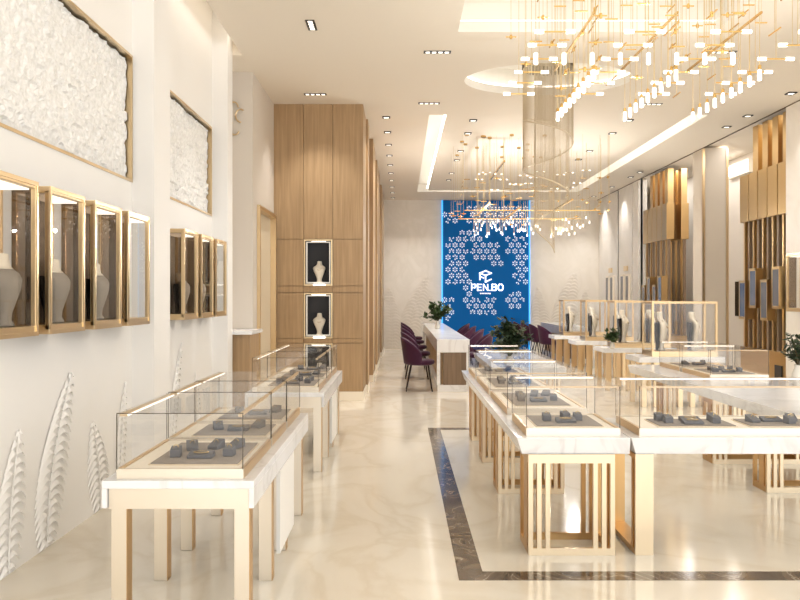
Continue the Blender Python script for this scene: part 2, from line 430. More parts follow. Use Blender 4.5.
b0.location = (WX+.1, D(2.935)+LV*.7, 1.305)
for q, (dd, lb) in enumerate(zip((3.42, 3.92, 4.4, 5.54, 6.02), bl)):
    if lb: dup(b0, (WX+.1, D(dd)+LV*.68, 1.305), label=lb)

# niche counter before the door
t = thing('wall_counter', 'small marble topped wood counter in the recess before the gold door frame', 'counter', (-1.86, D(7.5), 0))
B(-2.05, -1.66, D(7.25), D(7.79), 1.03, 1.07).build('worktop', 'marble', t); B(-2.04, -1.70, D(7.3), D(7.78), 0, 1.03).build('body', 'wood', t)
rg = thing('gold_wall_ornament', 'curved gold leaf ornament on the grey return wall', 'ornament', (-1.97, D(7.8), 3.5))
for k2, (xx, zz, rr) in enumerate([(-2.0, 3.72, .05), (-1.92, 3.62, .06), (-1.99, 3.47, .06)]):
    m = MB(); pts = [(xx+rr*math.cos(a), D(7.8)-.02, zz+rr*math.sin(a)*1.3) for a in [j/10*PI*1.2+k2 for j in range(11)]]
    m.path(pts, .010, 6); m.build('petal', 'gold', rg)

# gold framed door
dt = MB(); dt.box(-1.9, -1.74, D(8.03), D(8.03)+.05, 0, 2.59); dt.box(-1.9, -1.74, D(9.1)-.06, D(9.1)-.01, 0, 2.59); dt.box(-1.9, -1.74, D(8.03)+.05, D(9.1)-.06, 2.54, 2.59)
dr = B(-1.86, -1.82, D(8.03)+.05, D(9.1)-.06, 0, 2.54).build('door_1', 'door'); dr['kind'] = 'structure'
dfm = dt.build('door_frame', 'gold', dr)
hm = MB(); hm.tube((-1.79, D(8.2), .7), (-1.79, D(8.2), 2.1), .012); hm.build('door_handle', 'brass', dr)

# ------------------------------------------------------------------ wood partition with niches
WY = D(9.1)
xs = [-1.785, -1.362, -.955, -.53]
rows = [(.126, .165), (.165, .80), (.808, .866), (.872, 1.506), (1.514, 1.600), (1.608, 2.255), (2.263, CZ)]
wd = MB()
for c_ in range(3):
    xa_, xb_ = xs[c_]+.003, xs[c_+1]-.003
    for r_, (a, b) in enumerate(rows):
        if c_ == 1 and r_ in (1, 3, 5): continue
        wd.box(xa_, xb_, WY, WY+.03, a, b)
wd.box(xs[0], xs[3], WY+.30, WY+.9, .126, CZ)
for c_ in (0, 2): wd.box(xs[c_], xs[c_+1], WY+.03, WY+.3, .126, CZ)
for (a, b) in ((.126, .165), (.80, .872), (1.506, 1.608), (2.255, CZ)): wd.box(xs[1], xs[2], WY+.03, WY+.3, a, b)
struct('wall_wood_partition', wd, 'wood')
struct('baseboard_partition', B(xs[0], xs[3]+.01, WY-.01, WY+.9, 0, .126), 'cream')
nb = make_bust('necklace_bust', 'cream necklace bust in the top niche of the wood wall', 'busts in the wood wall niches', .31, False, wm=1.15)
for i, (a, b, lb) in enumerate([(1.608, 2.255, 'top'), (.872, 1.506, 'middle'), (.165, .80, 'bottom')]):
    t = thing('display_niche', f'{lb} lit dark display niche with gold frame in the wood wall', 'display niche', (-1.158, WY, a), 0, 'niches in the wood wall')
    x0, x1 = xs[1]+.004, xs[2]-.004; f = MB(); e = .018; y0, y1 = WY-.012, WY+.02
    f.box(x0, x1, y0, y1, a, a+e); f.box(x0, x1, y0, y1, b-e, b); f.box(x0, x0+e, y0, y1, a+e, b-e); f.box(x1-e, x1, y0, y1, a+e, b-e)
    f.build('frame', 'gold', t)
    f = MB(); g0, g1, h0, h1 = x0+.03, x1-.03, a+.035, b-.03; e = .016
    y0, y1 = WY+.0, WY+.03
    f.box(g0, g1, y0, y1, h0, h0+e); f.box(g0, g1, y0, y1, h1-e, h1); f.box(g0, g0+e, y0, y1, h0+e, h1-e); f.box(g1-e, g1, y0, y1, h0+e, h1-e)
    f.build('inner_frame', 'white', t)
    f = MB(); f.box(x0, x1, WY+.27, WY+.295, a, b); f.box(x0, x0+.02, WY+.04, WY+.27, a, b); f.box(x1-.02, x1, WY+.04, WY+.27, a, b); f.box(x0+.02, x1-.02, WY+.04, WY+.27, b-.02, b)
    f.build('lining', 'bust_dark', t)
    B(x0+.02, x1-.02, WY+.035, WY+.27, a, a+.04).build('shelf', 'cream', t)
    B(x0+.13, x1-.1, WY-.016, WY-.006, a+.002, a+.022).build('light_strip', 'led', t)
    B(x0+.10, x1-.10, WY+.05, WY+.09, b-.03, b-.022).build('light_strip', 'led', t)
    (nb if i == 0 else dup(nb, (0, 0, 0), label=f'cream necklace bust in the {lb} niche of the wood wall')).location = (-1.158, WY+.15, a+.04)
for o in [o for o in C.objects if o.get('group') == 'busts in the wood wall niches']: o.rotation_euler = (0, 0, -PI/2)
# corridor face with pilasters
cw = MB(); cw.box(-1.9, -.56, WY+.9, YF, 0, CZ)
struct('wall_corridor_side', cw, 'wood')
for (a, b, s) in [(9.85, 10.25, -.50), (11.07, 12.1, -.475), (12.8, 14.5, -.47), (15.6, 17.4, -.465)]:
    m = B(-.56, s, D(a), D(b), .12, CZ-.005); m.box(-.56, s-.03, D(b), D(b)+.12, .12, CZ-.005)
    o = struct('wall_pilaster', m, 'wood')
    struct('baseboard_pilaster', B(-.56, s+.004, D(a)-.004, D(b)+.12, 0, .12), 'cream')
    B(s, s+.006, D(a)+.1, D(a)+.13, .2, 2.3).build('gold_inlay', 'gold', o)

# ------------------------------------------------------------------ far wall, blue panel, logo
struct('wall_far', B(-2.2, XO+.1, YF, YF+.15, 0, CZ+.1), 'wall_marble')
toF = lambda u, v, dd: (u, YF-dd, v)
def big(name, label, specs):
    fm = MB()
    for (b0, h, ln, wd_, nb_, base) in specs: fern(fm, b0, h, ln, wd_, lambda u, v, dd, q=base: (u, YF-dd-.0065, v+q), nb_, .012)
    tag(fm.build(name, 'wall_marble'), label, 'wall relief')
big('feather_relief', 'pale carved feather relief on the far wall left of the blue panel', [(0.2, 2.0, .55, .34, 22, .02), (-.25, 1.7, -.1, .3, 20, .02), (.75, 1.5, .1, .3, 18, .02)])
big('feather_relief', 'pale carved feather relief on the far wall right of the blue panel', [(3.9, 1.7, -.1, .3, 20, .02), (4.45, 2.1, .4, .38, 22, .02), (5.05, 1.6, .1, .32, 18, .02)])
PX0, PX1, PZ = 1.125, 3.575, 4.13
t = thing('blue_feature_panel', 'tall blue panel with white star cut-outs on the far wall', 'wall panel', ((PX0+PX1)/2, YF-.1, 0))
B(PX0, PX1, YF-.12, YF-.06, .0, PZ).build('panel', 'blue', t)
gm = MB(); gm.box(PX0+.0, PX0+.03, YF-.05, YF-.03, .0, PZ); gm.box(PX1-.03, PX1, YF-.05, YF-.03, .0, PZ)
gm.box(PX0, PX0+.035, YF-.124, YF-.12, .0, PZ); gm.box(PX1-.035, PX1, YF-.124, YF-.12, .0, PZ)
gm.build('edge_light', 'blue_glow', t)
blobs = [(.05, .30, .27, .62), (.22, .45, .23, .34), (.36, .62, .30, .47), (.03, .16, .10, .20), (.72, .97, .26, .40), (.82, .97, .38, .62), (.27, .50, .60, .78), (.3, .6, .72, .88),
         (.72, .9, .68, .82), (.03, .12, .72, .9), (.3, .98, .03, .2), (.58, .70, .44, .5)]
cm = MB(); pitch = .195; rr = random.Random(3)
nrow = int(4.13/(pitch*.866))+1
for r_ in range(nrow):
    for q in range(14):
        u = PX0+.08+q*pitch+(r_ % 2)*pitch/2; v = PZ-.06-r_*pitch*.866
        if u > PX1-.07 or v < .15: continue
        uu = (u-PX0)/(PX1-PX0); vv = (PZ-v)/3.65
        ins = any(a-.01 < uu < b+.01 and c_ < vv < d_ for a, b, c_, d_ in blobs)
        if not ins: continue
        if 1.9 < u < 2.85 and 1.5 < v < 2.2: continue
        for k2 in range(6):
            if rr.random() < .08: continue
            a = PI/6+k2*PI/3
            p = lambda r, da: (u+r*math.cos(a+da), YF-.124, v+r*math.sin(a+da))
            cm.poly([p(.016, 0), p(.072, -.30), p(.078, 0), p(.072, .30)][::-1])
cm.build('star_pattern', 'cut', t)
# company emblem and lettering, mounted on the panel
lg = thing('wall_logo_sign', 'white cube emblem with lettering mounted on the blue panel', 'sign', (2.40, YF-.13, 1.4))
cx, cz, R_ = 2.34, 2.03, .17
def P2(x, z_): return (cx+x, cz+z_)
def bar2(m, pts, y0=YF-.15, y1=YF-.125):
    m.loft([[(x, y, z_) for x, z_ in pts] for y in (y0, y1)])
em = MB()
def stroke(m, p, q, w_):
    (x0, z0), (x1, z1) = p, q; dx, dz = x1-x0, z1-z0; l_ = math.hypot(dx, dz); nx, nz = -dz/l_*w_/2, dx/l_*w_/2; ex, ez = dx/l_*w_*.4, dz/l_*w_*.4
    bar2(m, [(x0+nx-ex, z0+nz-ez), (x1+nx+ex, z1+nz+ez), (x1-nx+ex, z1-nz+ez), (x0-nx-ex, z0-nz-ez)])
s3 = .155
top, ur, lr, bot, ll, ul, mid = P2(0, .145), P2(s3, .08), P2(s3, -.09), P2(0, -.16), P2(-s3, -.10), P2(-s3, .08), P2(0, .015)
for p, q in ((ul, top), (top, ur), (ur, mid), (mid, ul), (ul, ll), (mid, bot), (bot, lr)): stroke(em, p, q, .036)
stroke(em, P2(-s3+.02, -.02), P2(-.05, -.055), .03)
em.build('cube_emblem', 'logo', lg)
glyphs = {'P': ([(0, 0), (0, 1)], [(0, 1), (.55, 1), (.7, .86), (.7, .6), (.55, .45), (0, .45)]), 'E': ([(0, 0), (0, 1)], [(0, 1), (.68, 1)], [(0, .5), (.58, .5)], [(0, 0), (.68, 0)]),
          'N': ([(0, 0), (0, 1)], [(0, 1), (.75, 0)], [(.75, 0), (.75, 1)]), '.': ([(0, 0), (.06, 0)],),
          'B': ([(0, 0), (0, 1)], [(0, 1), (.55, 1), (.68, .88), (.68, .65), (.55, .52), (0, .52)], [(.55, .52), (.73, .38), (.73, .14), (.57, 0), (0, 0)]),
          'O': ([(.2, 0), (0, .25), (0, .75), (.2, 1), (.6, 1), (.8, .75), (.8, .25), (.6, 0), (.2, 0)],)}
xx = 1.955; gh = .165
for chh in 'PEN.BO':
    gmb = MB(); wmax = 0
    for pl in glyphs[chh]:
        for p, q in zip(pl, pl[1:]): stroke(gmb, (xx+p[0]*gh*.95, 1.635+p[1]*gh), (xx+q[0]*gh*.95, 1.635+q[1]*gh), .030)
        wmax = max(wmax, max(p[0] for p in pl))
    gmb.build('letter', 'logo', lg); xx += wmax*gh*.95+.056
sm = MB(); rr = random.Random(5)
for k2 in range(7):
    x = 2.19+k2*.043
    sm.box(x, x+.030, YF-.14, YF-.125, 1.525+rr.random()*.01, 1.565)
sm.build('small_line', 'logo', lg)

for x in (-.1, .75, 3.95, 4.8): spot(x, D(17.3), CZ-.05, 45, 100)
# ------------------------------------------------------------------ right side: colonnade, outer wall
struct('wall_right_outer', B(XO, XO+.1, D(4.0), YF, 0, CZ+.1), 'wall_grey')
m = MB(); m.box(XR, XR+.5, D(7.2), D(9.22), 0, CZ); struct('wall_right_column_near', m, 'wall_marble')
m = MB(); m.box(XR, 5.91, D(11.75), D(12.15), 0, CZ); struct('wall_right_column_middle', m, 'column_shade')
m = MB()
for x in (XR-.012, 5.875): m.box(x, x+.045, D(11.75)-.012, D(11.75)+.03, 0, CZ-.02)
struct('trim_3', m, 'gold')
m = MB(); segs = [(14.95, 15.3), (15.35, 16.3), (16.42, 17.9)]
for a, b in segs: m.box(XR, XR+.1, D(a), D(b), 0, CZ)
m.box(XR+.05, XR+.2, D(14.95), YF, 0, CZ); struct('wall_right_far', m, 'wall_marble')
m = MB(); m.box(XR+.02, XR+.05, D(16.3)+.01, D(16.42)-.01, 0, CZ-.02); m.box(XR+.02, XR+.05, D(15.3)+.01, D(15.35)-.01, 0, CZ-.02); struct('trim_4', m, 'bronze')
for i, dd in enumerate((12.6, 15.6)):
    t = thing('wall_light_box', ['glowing yellow light box high on the outer wall behind the middle column', 'small glowing light box high on the outer wall, farther one'][i], 'light', (XO, D(dd), 3.85))
    B(XO-.08, XO-.001, D(dd)-.5, D(dd)+.5, 3.80, 4.06).build('housing', 'cream', t); B(XO-.1, XO-.085, D(dd)-.48, D(dd)+.48, 3.84, 4.02).build('diffuser', 'led_soft', t)
t = tag(B(XO-.05, XO-.002, D(12.1), D(12.75), 1.08, 1.75).build('black_wall_screen', 'screen'), 'black wall screen seen between middle column and near gold screen', 'screen')

# gold tube screens
def make_screen(label, y0):
    t = thing('gold_tube_screen', label, 'partition screen', (5.73, y0, 0), 0, 'gold tube screens of the right colonnade')
    L_ = 1.33*K; n5 = 5; p = L_/n5; X0, X1 = 5.5, 5.96
    for i in range(n5):
        y = y0+i*p
        for x in (X0, X1-.16):
            B(x, x+.16, y+.01, y+p-.02, 2.65, 3.40).build('middle_box', 'screen_gold', t, bevel=.004)
        if i < 4:
            for x in (X0+.03, X1-.15): B(x, x+.12, y+.03, y+p*.66, 3.40, CZ-.03).build('upper_tube', 'screen_gold', t)
        for k2 in range(2):
            for x in (X0+.04, X1-.1):
                B(x, x+.05, y+.04+k2*p*.5, y+.09+k2*p*.5, .65, 2.65).build('lower_tube', 'screen_gold' if k2 else 'dark_wood', t)
    B(X0+.02, X1-.02, y0, y0+L_, 0, .65).build('base', 'screen_gold', t, bevel=.005)
    B(X0+.005, X0+.02, y0+.2, y0+.42, .1, .45).build('base_slot', 'black', t)
    for i in range(4):
        y = y0+.05+i*p*1.15; a = 1.3 if i % 2 == 0 else 1.12; h = .57
        f = MB(); e = .02; xa_, xb_ = X0-.1, X0+.035; w_ = p*.72
        for yy in (y, y+w_-e): f.box(xa_, xa_+e, yy, yy+e, a, a+h)
        f.box(xa_, xb_, y, y+w_, a-.02, a+e); f.box(xa_, xb_, y, y+w_, a+h-e, a+h+.02); f.box(xb_-.01, xb_, y, y+w_, a+e, a+h-e)
        c_ = f.build('small_vitrine', 'screen_gold', t)
        B(xa_+.004, xa_+.012, y+e, y+w_-e, a+e, a+h-e).build('glass', 'dark_glass', c_)
        B(xa_+e, xb_-.012, y+.002, y+.008, a+e, a+h-e).build('side_panel', 'screen_gold', c_)
    return t
make_screen('near gold screen of tubes and boxes beside the right image edge', D(9.24))
make_screen('far gold screen of tubes and boxes beyond the middle column', D(13.45))
vr = dup(v0, (XR, D(8.87), 1.254), PI, 'gold framed vitrine on the near right marble column', 'wall vitrines on the right')
for i, dd in enumerate((15.75, 16.9)):
    t = thing('narrow_wall_showcase', ['pair of narrow grey glass strips on the far right wall, nearer pair', 'pair of narrow grey glass strips on the far right wall, farther pair'][i], 'display case', (XR, D(dd), 1.3), 0, 'narrow showcases on the far right wall')
    for k2 in (-.22, .22):
        c_ = B(XR-.05, XR-.001, D(dd)+k2-.13, D(dd)+k2+.13, 1.28, 2.0).build('case', 'cream', t)
        B(XR-.056, XR-.05, D(dd)+k2-.09, D(dd)+k2+.09, 1.33, 1.95).build('glass', 'dark_glass', c_)
    B(XR-.03, XR-.001, D(dd)-.14, D(dd)+.14, 2.08, 2.2).build('plaque', 'gold', t)

# ------------------------------------------------------------------ counters
ZT = .66
def left_counter(label, y0, grp='long white marble counters on the left'):
    t = thing('display_counter', label, 'counter', (-.96, y0, 0), 0, grp)
    X0, X1 = -1.286, -.632; LN = 1.64*K
    m = MB(); m.box(X0, X1, y0, y0+LN, ZT-.034, ZT); m.box(X0, X0+.022, y0, y0+LN, ZT-.118, ZT-.034); m.box(X1-.022, X1, y0, y0+LN, ZT-.118, ZT-.034)
    m.build('worktop', 'marble', t, bevel=.003)
    for yb in (y0+.02, y0+LN-.05): B(X0+.024, X1-.026, yb, yb+.03, ZT-.125, ZT-.035).build('frame_beam', 'pale_gold', t)
    for dd in (.04, .53, .93, 1.52):
        y = y0+dd*K
        for x in (X0+.024, X1-.095): 
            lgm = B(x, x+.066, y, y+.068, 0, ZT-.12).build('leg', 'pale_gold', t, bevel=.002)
            B(x+.0662, x+.0695, y+.001, y+.067, 0, ZT-.121).build('side_reflection', 'gold_shade', lgm)  # added plate, warm reflection on the leg side painted as darker gold
    B(X1-.022, X1-.002, y0+.62*K, y0+1.06*K, .105, ZT-.12).build('modesty_panel', 'white', t)
    return t
c0 = left_counter('white topped counter with gold legs nearest on the left', D(2.79))
dup(c0, (-.96, D(5.35), 0), label='white topped counter with gold legs farther back before the wood wall')
def leg_frame(m_parent, X0, X1, y0, dep, name='leg_frame'):
    """openwork gold cage: slatted front and back frames, slatted sides, base rails"""
    b = .025; zt = ZT-.093
    for nm, mt, y in (('front_frame', 'gold_lit', y0), ('back_frame', 'gold_shade', y0+dep-b)):  # one metal in two tones, lit front and darker sides painted in
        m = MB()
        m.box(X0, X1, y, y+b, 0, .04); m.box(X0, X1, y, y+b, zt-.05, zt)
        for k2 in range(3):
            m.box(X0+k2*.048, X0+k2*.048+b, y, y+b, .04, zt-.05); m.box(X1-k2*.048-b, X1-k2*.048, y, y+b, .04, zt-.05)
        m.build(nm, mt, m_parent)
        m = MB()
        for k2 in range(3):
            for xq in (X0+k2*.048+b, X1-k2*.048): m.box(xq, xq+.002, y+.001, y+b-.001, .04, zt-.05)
        if nm == 'front_frame': m.build('slat_side_shade', 'gold_shade', m_parent)  # added slivers, darker reflection on the slat sides painted in
    for x in (X0, X1-b):
        m = MB()
        m.box(x, x+b, y0+b, y0+dep-b, 0, .04); m.box(x, x+b, y0+b, y0+dep-b, zt-.05, zt)
        m.box(x, x+b, y0+b+.03, y0+dep*.55, .04, zt-.05)
        m.build('side_frame', 'gold_shade', m_parent)
def slab(m_parent, X0, X1, y0, y1, th=.093):
    m = MB(); m.loft([[(X0+i_, y0+i_*.6, z_), (X1-i_*0, y0+i_*.6, z_), (X1-i_*0, y1, z_), (X0+i_, y1, z_)] for z_, i_ in ((ZT-th, .03), (ZT, 0))])
    return m.build('worktop', 'marble', m_parent, bevel=.003)
RY0 = D(3.64)
t = thing('display_counter', 'white marble counter with slatted gold legs running back on the left of the central island', 'counter', (.96, RY0, 0), 0, 'central island counters')
slab(t, .65, 1.286, RY0, D(7.0))
for dd in (3.645, 4.78, 5.69, 6.56): leg_frame(t, .715, 1.2, D(dd), .26*K)
t = thing('display_counter', 'white marble counter across the front of the central island with solid gold leg', 'counter', (1.9, RY0, 0), 0, 'central island counters')
slab(t, 1.29, 2.643, RY0, D(4.26))
m = MB(); x0, x1 = 1.316, 1.417; y0, y1 = RY0+.01, RY0+.5*K; zt = ZT-.093
m.box(x0, x1, y0, y0+.02, 0, zt); m.build('leg_panel', 'gold_lit', t); m = MB(); m.box(x0, x1, y1-.03, y1, 0, zt); m.box(x0, x1, y0+.02, y1-.03, 0, .03); m.box(x0, x1, y0+.02, y1-.03, zt-.03, zt)  # lit front tone here, darker side tone of the same metal below
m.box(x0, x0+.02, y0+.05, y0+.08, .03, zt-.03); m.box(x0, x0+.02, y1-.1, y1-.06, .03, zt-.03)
m.build('leg_frame', 'gold_shade', t)
t = thing('display_counter', 'white marble counter with slatted gold legs on the right side of the island', 'counter', (3.1, RY0, 0), 0, 'central island counters')
slab(t, 2.647, 3.62, RY0, D(7.6))
for dd in (4.81, 5.64, 6.7): leg_frame(t, 2.71, 3.55, D(dd), .2*K)
t = thing('display_counter', 'plain white topped counter behind the island carrying the dark green plant', 'counter', (1.43, D(8.1), 0), 0, 'central island counters')
slab(t, 1.02, 1.86, D(7.3), D(9.2)); 
for dd in (7.35, 8.7): leg_frame(t, 1.08, 1.8, D(dd), .3*K)

# glass cases on the counters
def glass_case(label, X0, X1, y0, y1, rails='x', grp='low glass cases on the counters'):
    t = thing('glass_display_case', label, 'display case', ((X0+X1)/2, (y0+y1)/2, ZT), 0, grp)
    zb, zt = ZT+.045, ZT+.287
    e = .016
    for ya in (y0, y1-e): B(X0, X1, ya, ya+e, ZT, zb).build('base_front', 'pale_gold', t)  # same metal all round, paler front and golder sides imitate its reflections
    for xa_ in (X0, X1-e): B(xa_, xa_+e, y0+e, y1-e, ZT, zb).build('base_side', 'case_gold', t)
    B(X0+e, X1-e, y0+e, y1-e, ZT+.002, zb-.008).build('display_bed', 'cream', t)
    gt = .005
    for nm, a in (('front', (X0, X1, y0, y0+gt)), ('back', (X0, X1, y1-gt, y1)), ('left', (X0, X0+gt, y0+gt, y1-gt)), ('right', (X1-gt, X1, y0+gt, y1-gt))):
        B(*a, zb, zt-.005).build('glass_side', 'glass', t)
    B(X0, X1, y0, y1, zt-.004, zt).build('glass_top', 'glass', t)
    for x in (X0-.001, X1-.004):
        for y in (y0-.001, y1-.004): B(x, x+.0035, y, y+.0035, zb, zt-.004).build('corner_post', 'post', t)  # dark strips stand in for refraction along the glass corners
    r = .014
    if rails == 'x':
        B(X0+.012, X1-.012, y0+.008, y0+.008+r, zt-.014, zt-.005).build('top_rail', 'rail', t)
        q = B(X0+.012, X1-.012, y1-.008-r, y1-.008, zt-.018, zt-.005).build('top_rail', 'rail', t)
        B(X0+.02, X1-.02, y1-.026, y1-.022, zt-.016, zt-.008).build('light_strip', 'case_led', q)
    else:
        B(X0+.01, X0+.04, y0+.012, y1-.012, zt-.016, zt-.005).build('top_rail', 'rail', t)
        q = B(X1-.01-r, X1-.01, y0+.012, y1-.012, zt-.018, zt-.005).build('top_rail', 'rail', t)
        B(X0+.041, X0+.045, y0+.02, y1-.02, zt-.014, zt-.008).build('light_strip', 'case_led', q)
        B(X0, X1, y0-.001, y0+.002, zt-.003, zt+.0005).build('top_edge', 'post', t)  # dark line imitates refraction in the front glass edge
    return t
rs = random.Random(11)
ZB = ZT+.038
def wedge(m, w_, dp, h0, h1):
    m.loft([[(-w_/2, -dp/2, 0), (w_/2, -dp/2, 0), (w_/2, dp/2, 0), (-w_/2, dp/2, 0)], [(-w_/2, -dp/2, h0), (w_/2, -dp/2, h0), (w_/2, dp/2, h1), (-w_/2, dp/2, h1)]])
    return m
def make_block(kind):
    nm = ['ring_stand', 'earring_stand', 'bracelet_pad'][kind]
    t = thing(nm, 'x', 'jewellery stand', (0, 0, 0), 0, None)
    w_, dp, h0, h1 = [(.048, .055, .034, .046), (.055, .075, .016, .042), (.115, .07, .014, .026)][kind]
    wedge(MB(), w_, dp, h0, h1).build('block', 'grey_block', t, bevel=.002, world=False)
    m = MB(); zt = (h0+h1)/2
    if kind == 2:
        pts = [(w_*.3*math.cos(a), dp*.32*math.sin(a), zt+.004) for a in [j/12*2*PI for j in range(13)]]; m.path(pts, .0022, 5)
    else:
        pts = [(.011*math.cos(a), 0, zt+.003+.011*math.sin(a)) for a in [j/10*2*PI for j in range(11)]]; m.path(pts, .002, 5)
    m.build('jewel', 'jewel', t, world=False)
    return t
protos = [None, None, None]
def place_block(kind, x, y, rz, label, z_=None):
    z_ = ZB+.009 if z_ is None else z_
    if protos[kind] is None: protos[kind] = make_block(kind); o = protos[kind]
    else: o = copy_tree(protos[kind])
    o.location = (x, y, z_); o.rotation_euler = (0, 0, rz); o['label'] = label; o['group'] = 'grey jewellery stands in the glass cases'
    return o
KN = ['grey ring stand', 'grey sloped earring stand', 'flat grey bracelet pad']
def tray(cx_, cy_, w_, dp, where, layout):
    t = thing('jewellery_tray', ('thin taupe jewellery tray, ' if 'tray' in where else 'thin taupe tray inside the ')+where, 'tray', (cx_, cy_, ZB-.001), 0, 'taupe trays in the glass cases')
    B(cx_-w_/2, cx_+w_/2, cy_-dp/2, cy_+dp/2, ZB-.001, ZB+.004).build('tray_edge', 'champagne', t)
    B(cx_-w_/2+.008, cx_+w_/2-.008, cy_-dp/2+.008, cy_+dp/2-.008, ZB+.004, ZB+.008).build('pad', 'grey_pad', t)
    for (kd, u, v, rz, pos) in layout:
        place_block(kd, cx_+u*w_, cy_+v*dp, rz, f'{KN[kd]} {pos} in the {where}')
LA = [(2, 0, -.24, 0, 'at front centre'), (0, -.30, -.20, .1, 'at front left'), (0, .30, -.16, -.1, 'at front right'), (1, -.22, .12, .3, 'at back left'), (1, .05, .18, -.3, 'at back centre'), (1, .28, .22, -.4, 'at back right')]
LB = [(0, -.26, -.05, 0, 'at left'), (2, .0, -.2, 0, 'at front'), (0, .22, -.02, 0, 'at right'), (0, .06, .12, .2, 'at middle')]
LS = [(1, -.25, 0, .3, 'at left'), (2, .05, -.1, .1, 'at middle'), (1, .28, .15, -.3, 'at right')]
def case_row(X0, X1, specs, rails, offx=0, tw=.74):
    for (a, b, lb, lay) in specs:
        glass_case(f'low glass case with gold base, {lb}', X0, X1, D(a), D(b), rails)
        w_ = (X1-X0)*tw; dp = (D(b)-D(a))*.7
        tray((X0+X1)/2+offx, (D(a)+D(b))/2, w_, dp, lb, lay)
case_row(-1.232, -.683, [(2.815, 3.42, 'nearest case of the near left counter', LA), (3.44, 3.88, 'middle case of the near left counter', LS), (3.90, 4.40, 'farthest case of the near left counter', LS)], 'y', .03)
case_row(-1.232, -.683, [(5.38, 5.98, 'nearest case of the far left counter', LA), (6.0, 6.42, 'middle case of the far left counter', LS), (6.44, 6.94, 'farthest case of the far left counter', LS)], 'y', .03)
case_row(.712, 1.245, [(3.69, 4.17, 'front case of the left island arm', LB), (4.35, 5.19, 'second case of the left island arm', LA), (5.26, 6.14, 'third case of the left island arm', LA), (6.22, 6.85, 'last case of the left island arm', LS)], 'x')
glass_case('wide low glass case across the front of the island with two trays', 1.354, 2.60, D(3.69), D(4.10), 'x')
tray(1.72, D(3.87), .46, .27, 'left tray of the wide front case', [(0, -.36, .22, 0, 'at back left'), (0, -.30, -.08, 0, 'at left'), (2, -.02, -.25, 0, 'at front centre'), (2, .02, .1, 0, 'at centre'), (0, .33, .2, 0, 'at back right'), (0, .30, -.12, 0, 'at right')])
tray(2.25, D(3.87), .46, .27, 'right tray of the wide front case', [(1, -.34, 0, .2, 'at left'), (2, -.08, .1, 0, 'at centre'), (0, .08, -.2, .2, 'at front'), (1, .2, .15, -.2, 'at right')])
case_row(2.96, 3.52, [(4.2, 4.67, 'nearest case of the right island arm', LS), (6.22, 6.85, 'middle case of the right island arm', LA), (6.90, 7.44, 'farthest case of the right island arm', LS)], 'x')

# ------------------------------------------------------------------ tall cases with busts
def tall_table(label, y0, idx):
    t = thing('tall_case_table', label, 'table', (3.65, y0, 0), 0, 'tables under the tall glass cases')
    B(3.12, 4.25, y0-.1, y0+.55, ZT-.07, ZT).build('worktop', 'marble', t, bevel=.003)
    for k2 in range(7):
        x = 3.17+k2*.16
        for y in (y0-.06, y0+.45): B(x, x+.06, y, y+.06, 0, ZT-.07).build('leg', 'gold', t)
    return t
def tall_case(label, y0):
    X0, X1 = 3.32, 4.19
    t = thing('tall_glass_case', label, 'display case', (3.75, y0+.22, ZT), 0, 'tall glass bust cases on the right')
    zb, zt, e, y1 = ZT+.07, 1.39, .028, y0+.44
    B(X0, X1, y0, y1, ZT, zb).build('base', 'gold', t)
    for x in (X0, X1-e):
        for y in (y0, y1-e): B(x, x+e, y, y+e, zb, zt-e).build('post', 'case_gold', t)
    for a in ((X0, X1, y0, y0+e), (X0, X1, y1-e, y1), (X0, X0+e, y0+e, y1-e), (X1-e, X1, y0+e, y1-e)): B(*a, zt-e, zt).build('top_rail', 'case_gold', t)
    for a in ((X0+e, X1-e, y0+.008, y0+.014), (X0+e, X1-e, y1-.014, y1-.008), (X0+.008, X0+.014, y0+e, y1-e), (X1-.014, X1-.008, y0+e, y1-e)): B(*a, zb, zt-e).build('glass_side', 'glass', t)
    B(X0+e, X1-e, y0+e, y1-e, zt-.012, zt-.006).build('glass_top', 'glass', t)
    return t
tb = make_bust('necklace_bust', 'white necklace bust at left in the nearest tall glass case', 'busts in the tall glass cases', .52)
tls = ['nearest', 'second', 'third', 'farthest']
for i, dd in enumerate((8.6, 10.1, 11.7, 13.3)):
    y0 = D(dd)
    lab = [f'slatted gold table with white top under the {tls[i]} tall glass case', f'{tls[i]} tall gold framed glass case with two busts, right of centre']
    if i == 0: T0 = tall_table(lab[0], y0, 0); C0 = tall_case(lab[1], y0)
    else: dup(T0, (3.65, y0, 0), label=lab[0]); dup(C0, (3.75, y0+.22, ZT), label=lab[1])
    for k2, x in enumerate((3.52, 3.95)):
        lb = f'white necklace bust at {["left", "right"][k2]} in the {tls[i]} tall glass case'
        o = tb if (i == 0 and k2 == 0) else dup(tb, (0, 0, 0), label=lb)
        o.location = (x, y0+.22, ZT+.07); o.rotation_euler = (0, 0, -.5 if k2 == 0 else -.2)

# ------------------------------------------------------------------ consultation desks
def desk(label, X0, y0, ln):
    X1 = X0+.5; zt = .80
    t = thing('consultation_desk', label, 'desk', ((X0+X1)/2, y0, 0), 0, 'consultation desks')
    B(X0, X1, y0, y0+ln, .60, zt).build('worktop', 'marble', t, bevel=.004)
    B(X0+.01, X1-.01, y0+.012, y0+ln-.012, 0, .10).build('plinth', 'marble', t)
    B(X0+.1, X1-.02, y0+.03, y0+ln-.03, .10, .60).build('end_panel', 'dark_wood', t)
    for x in (X0, X1-.05):
        for y in (y0, y0+ln-.05): B(x, x+.05, y, y+.05, .1, .6).build('corner_post', 'marble', t)
    m = MB(); nn = int(ln/.18)
    for k2 in range(nn): m.box(X0+.07, X0+.1, y0+.1+k2*.18, y0+.22+k2*.18, .10, .6)
    m.build('side_slats', 'wood', t)
    return t
desk('long white desk with brown end panel beside the purple chairs', .55, D(9.95), D(16.2)-D(9.95))
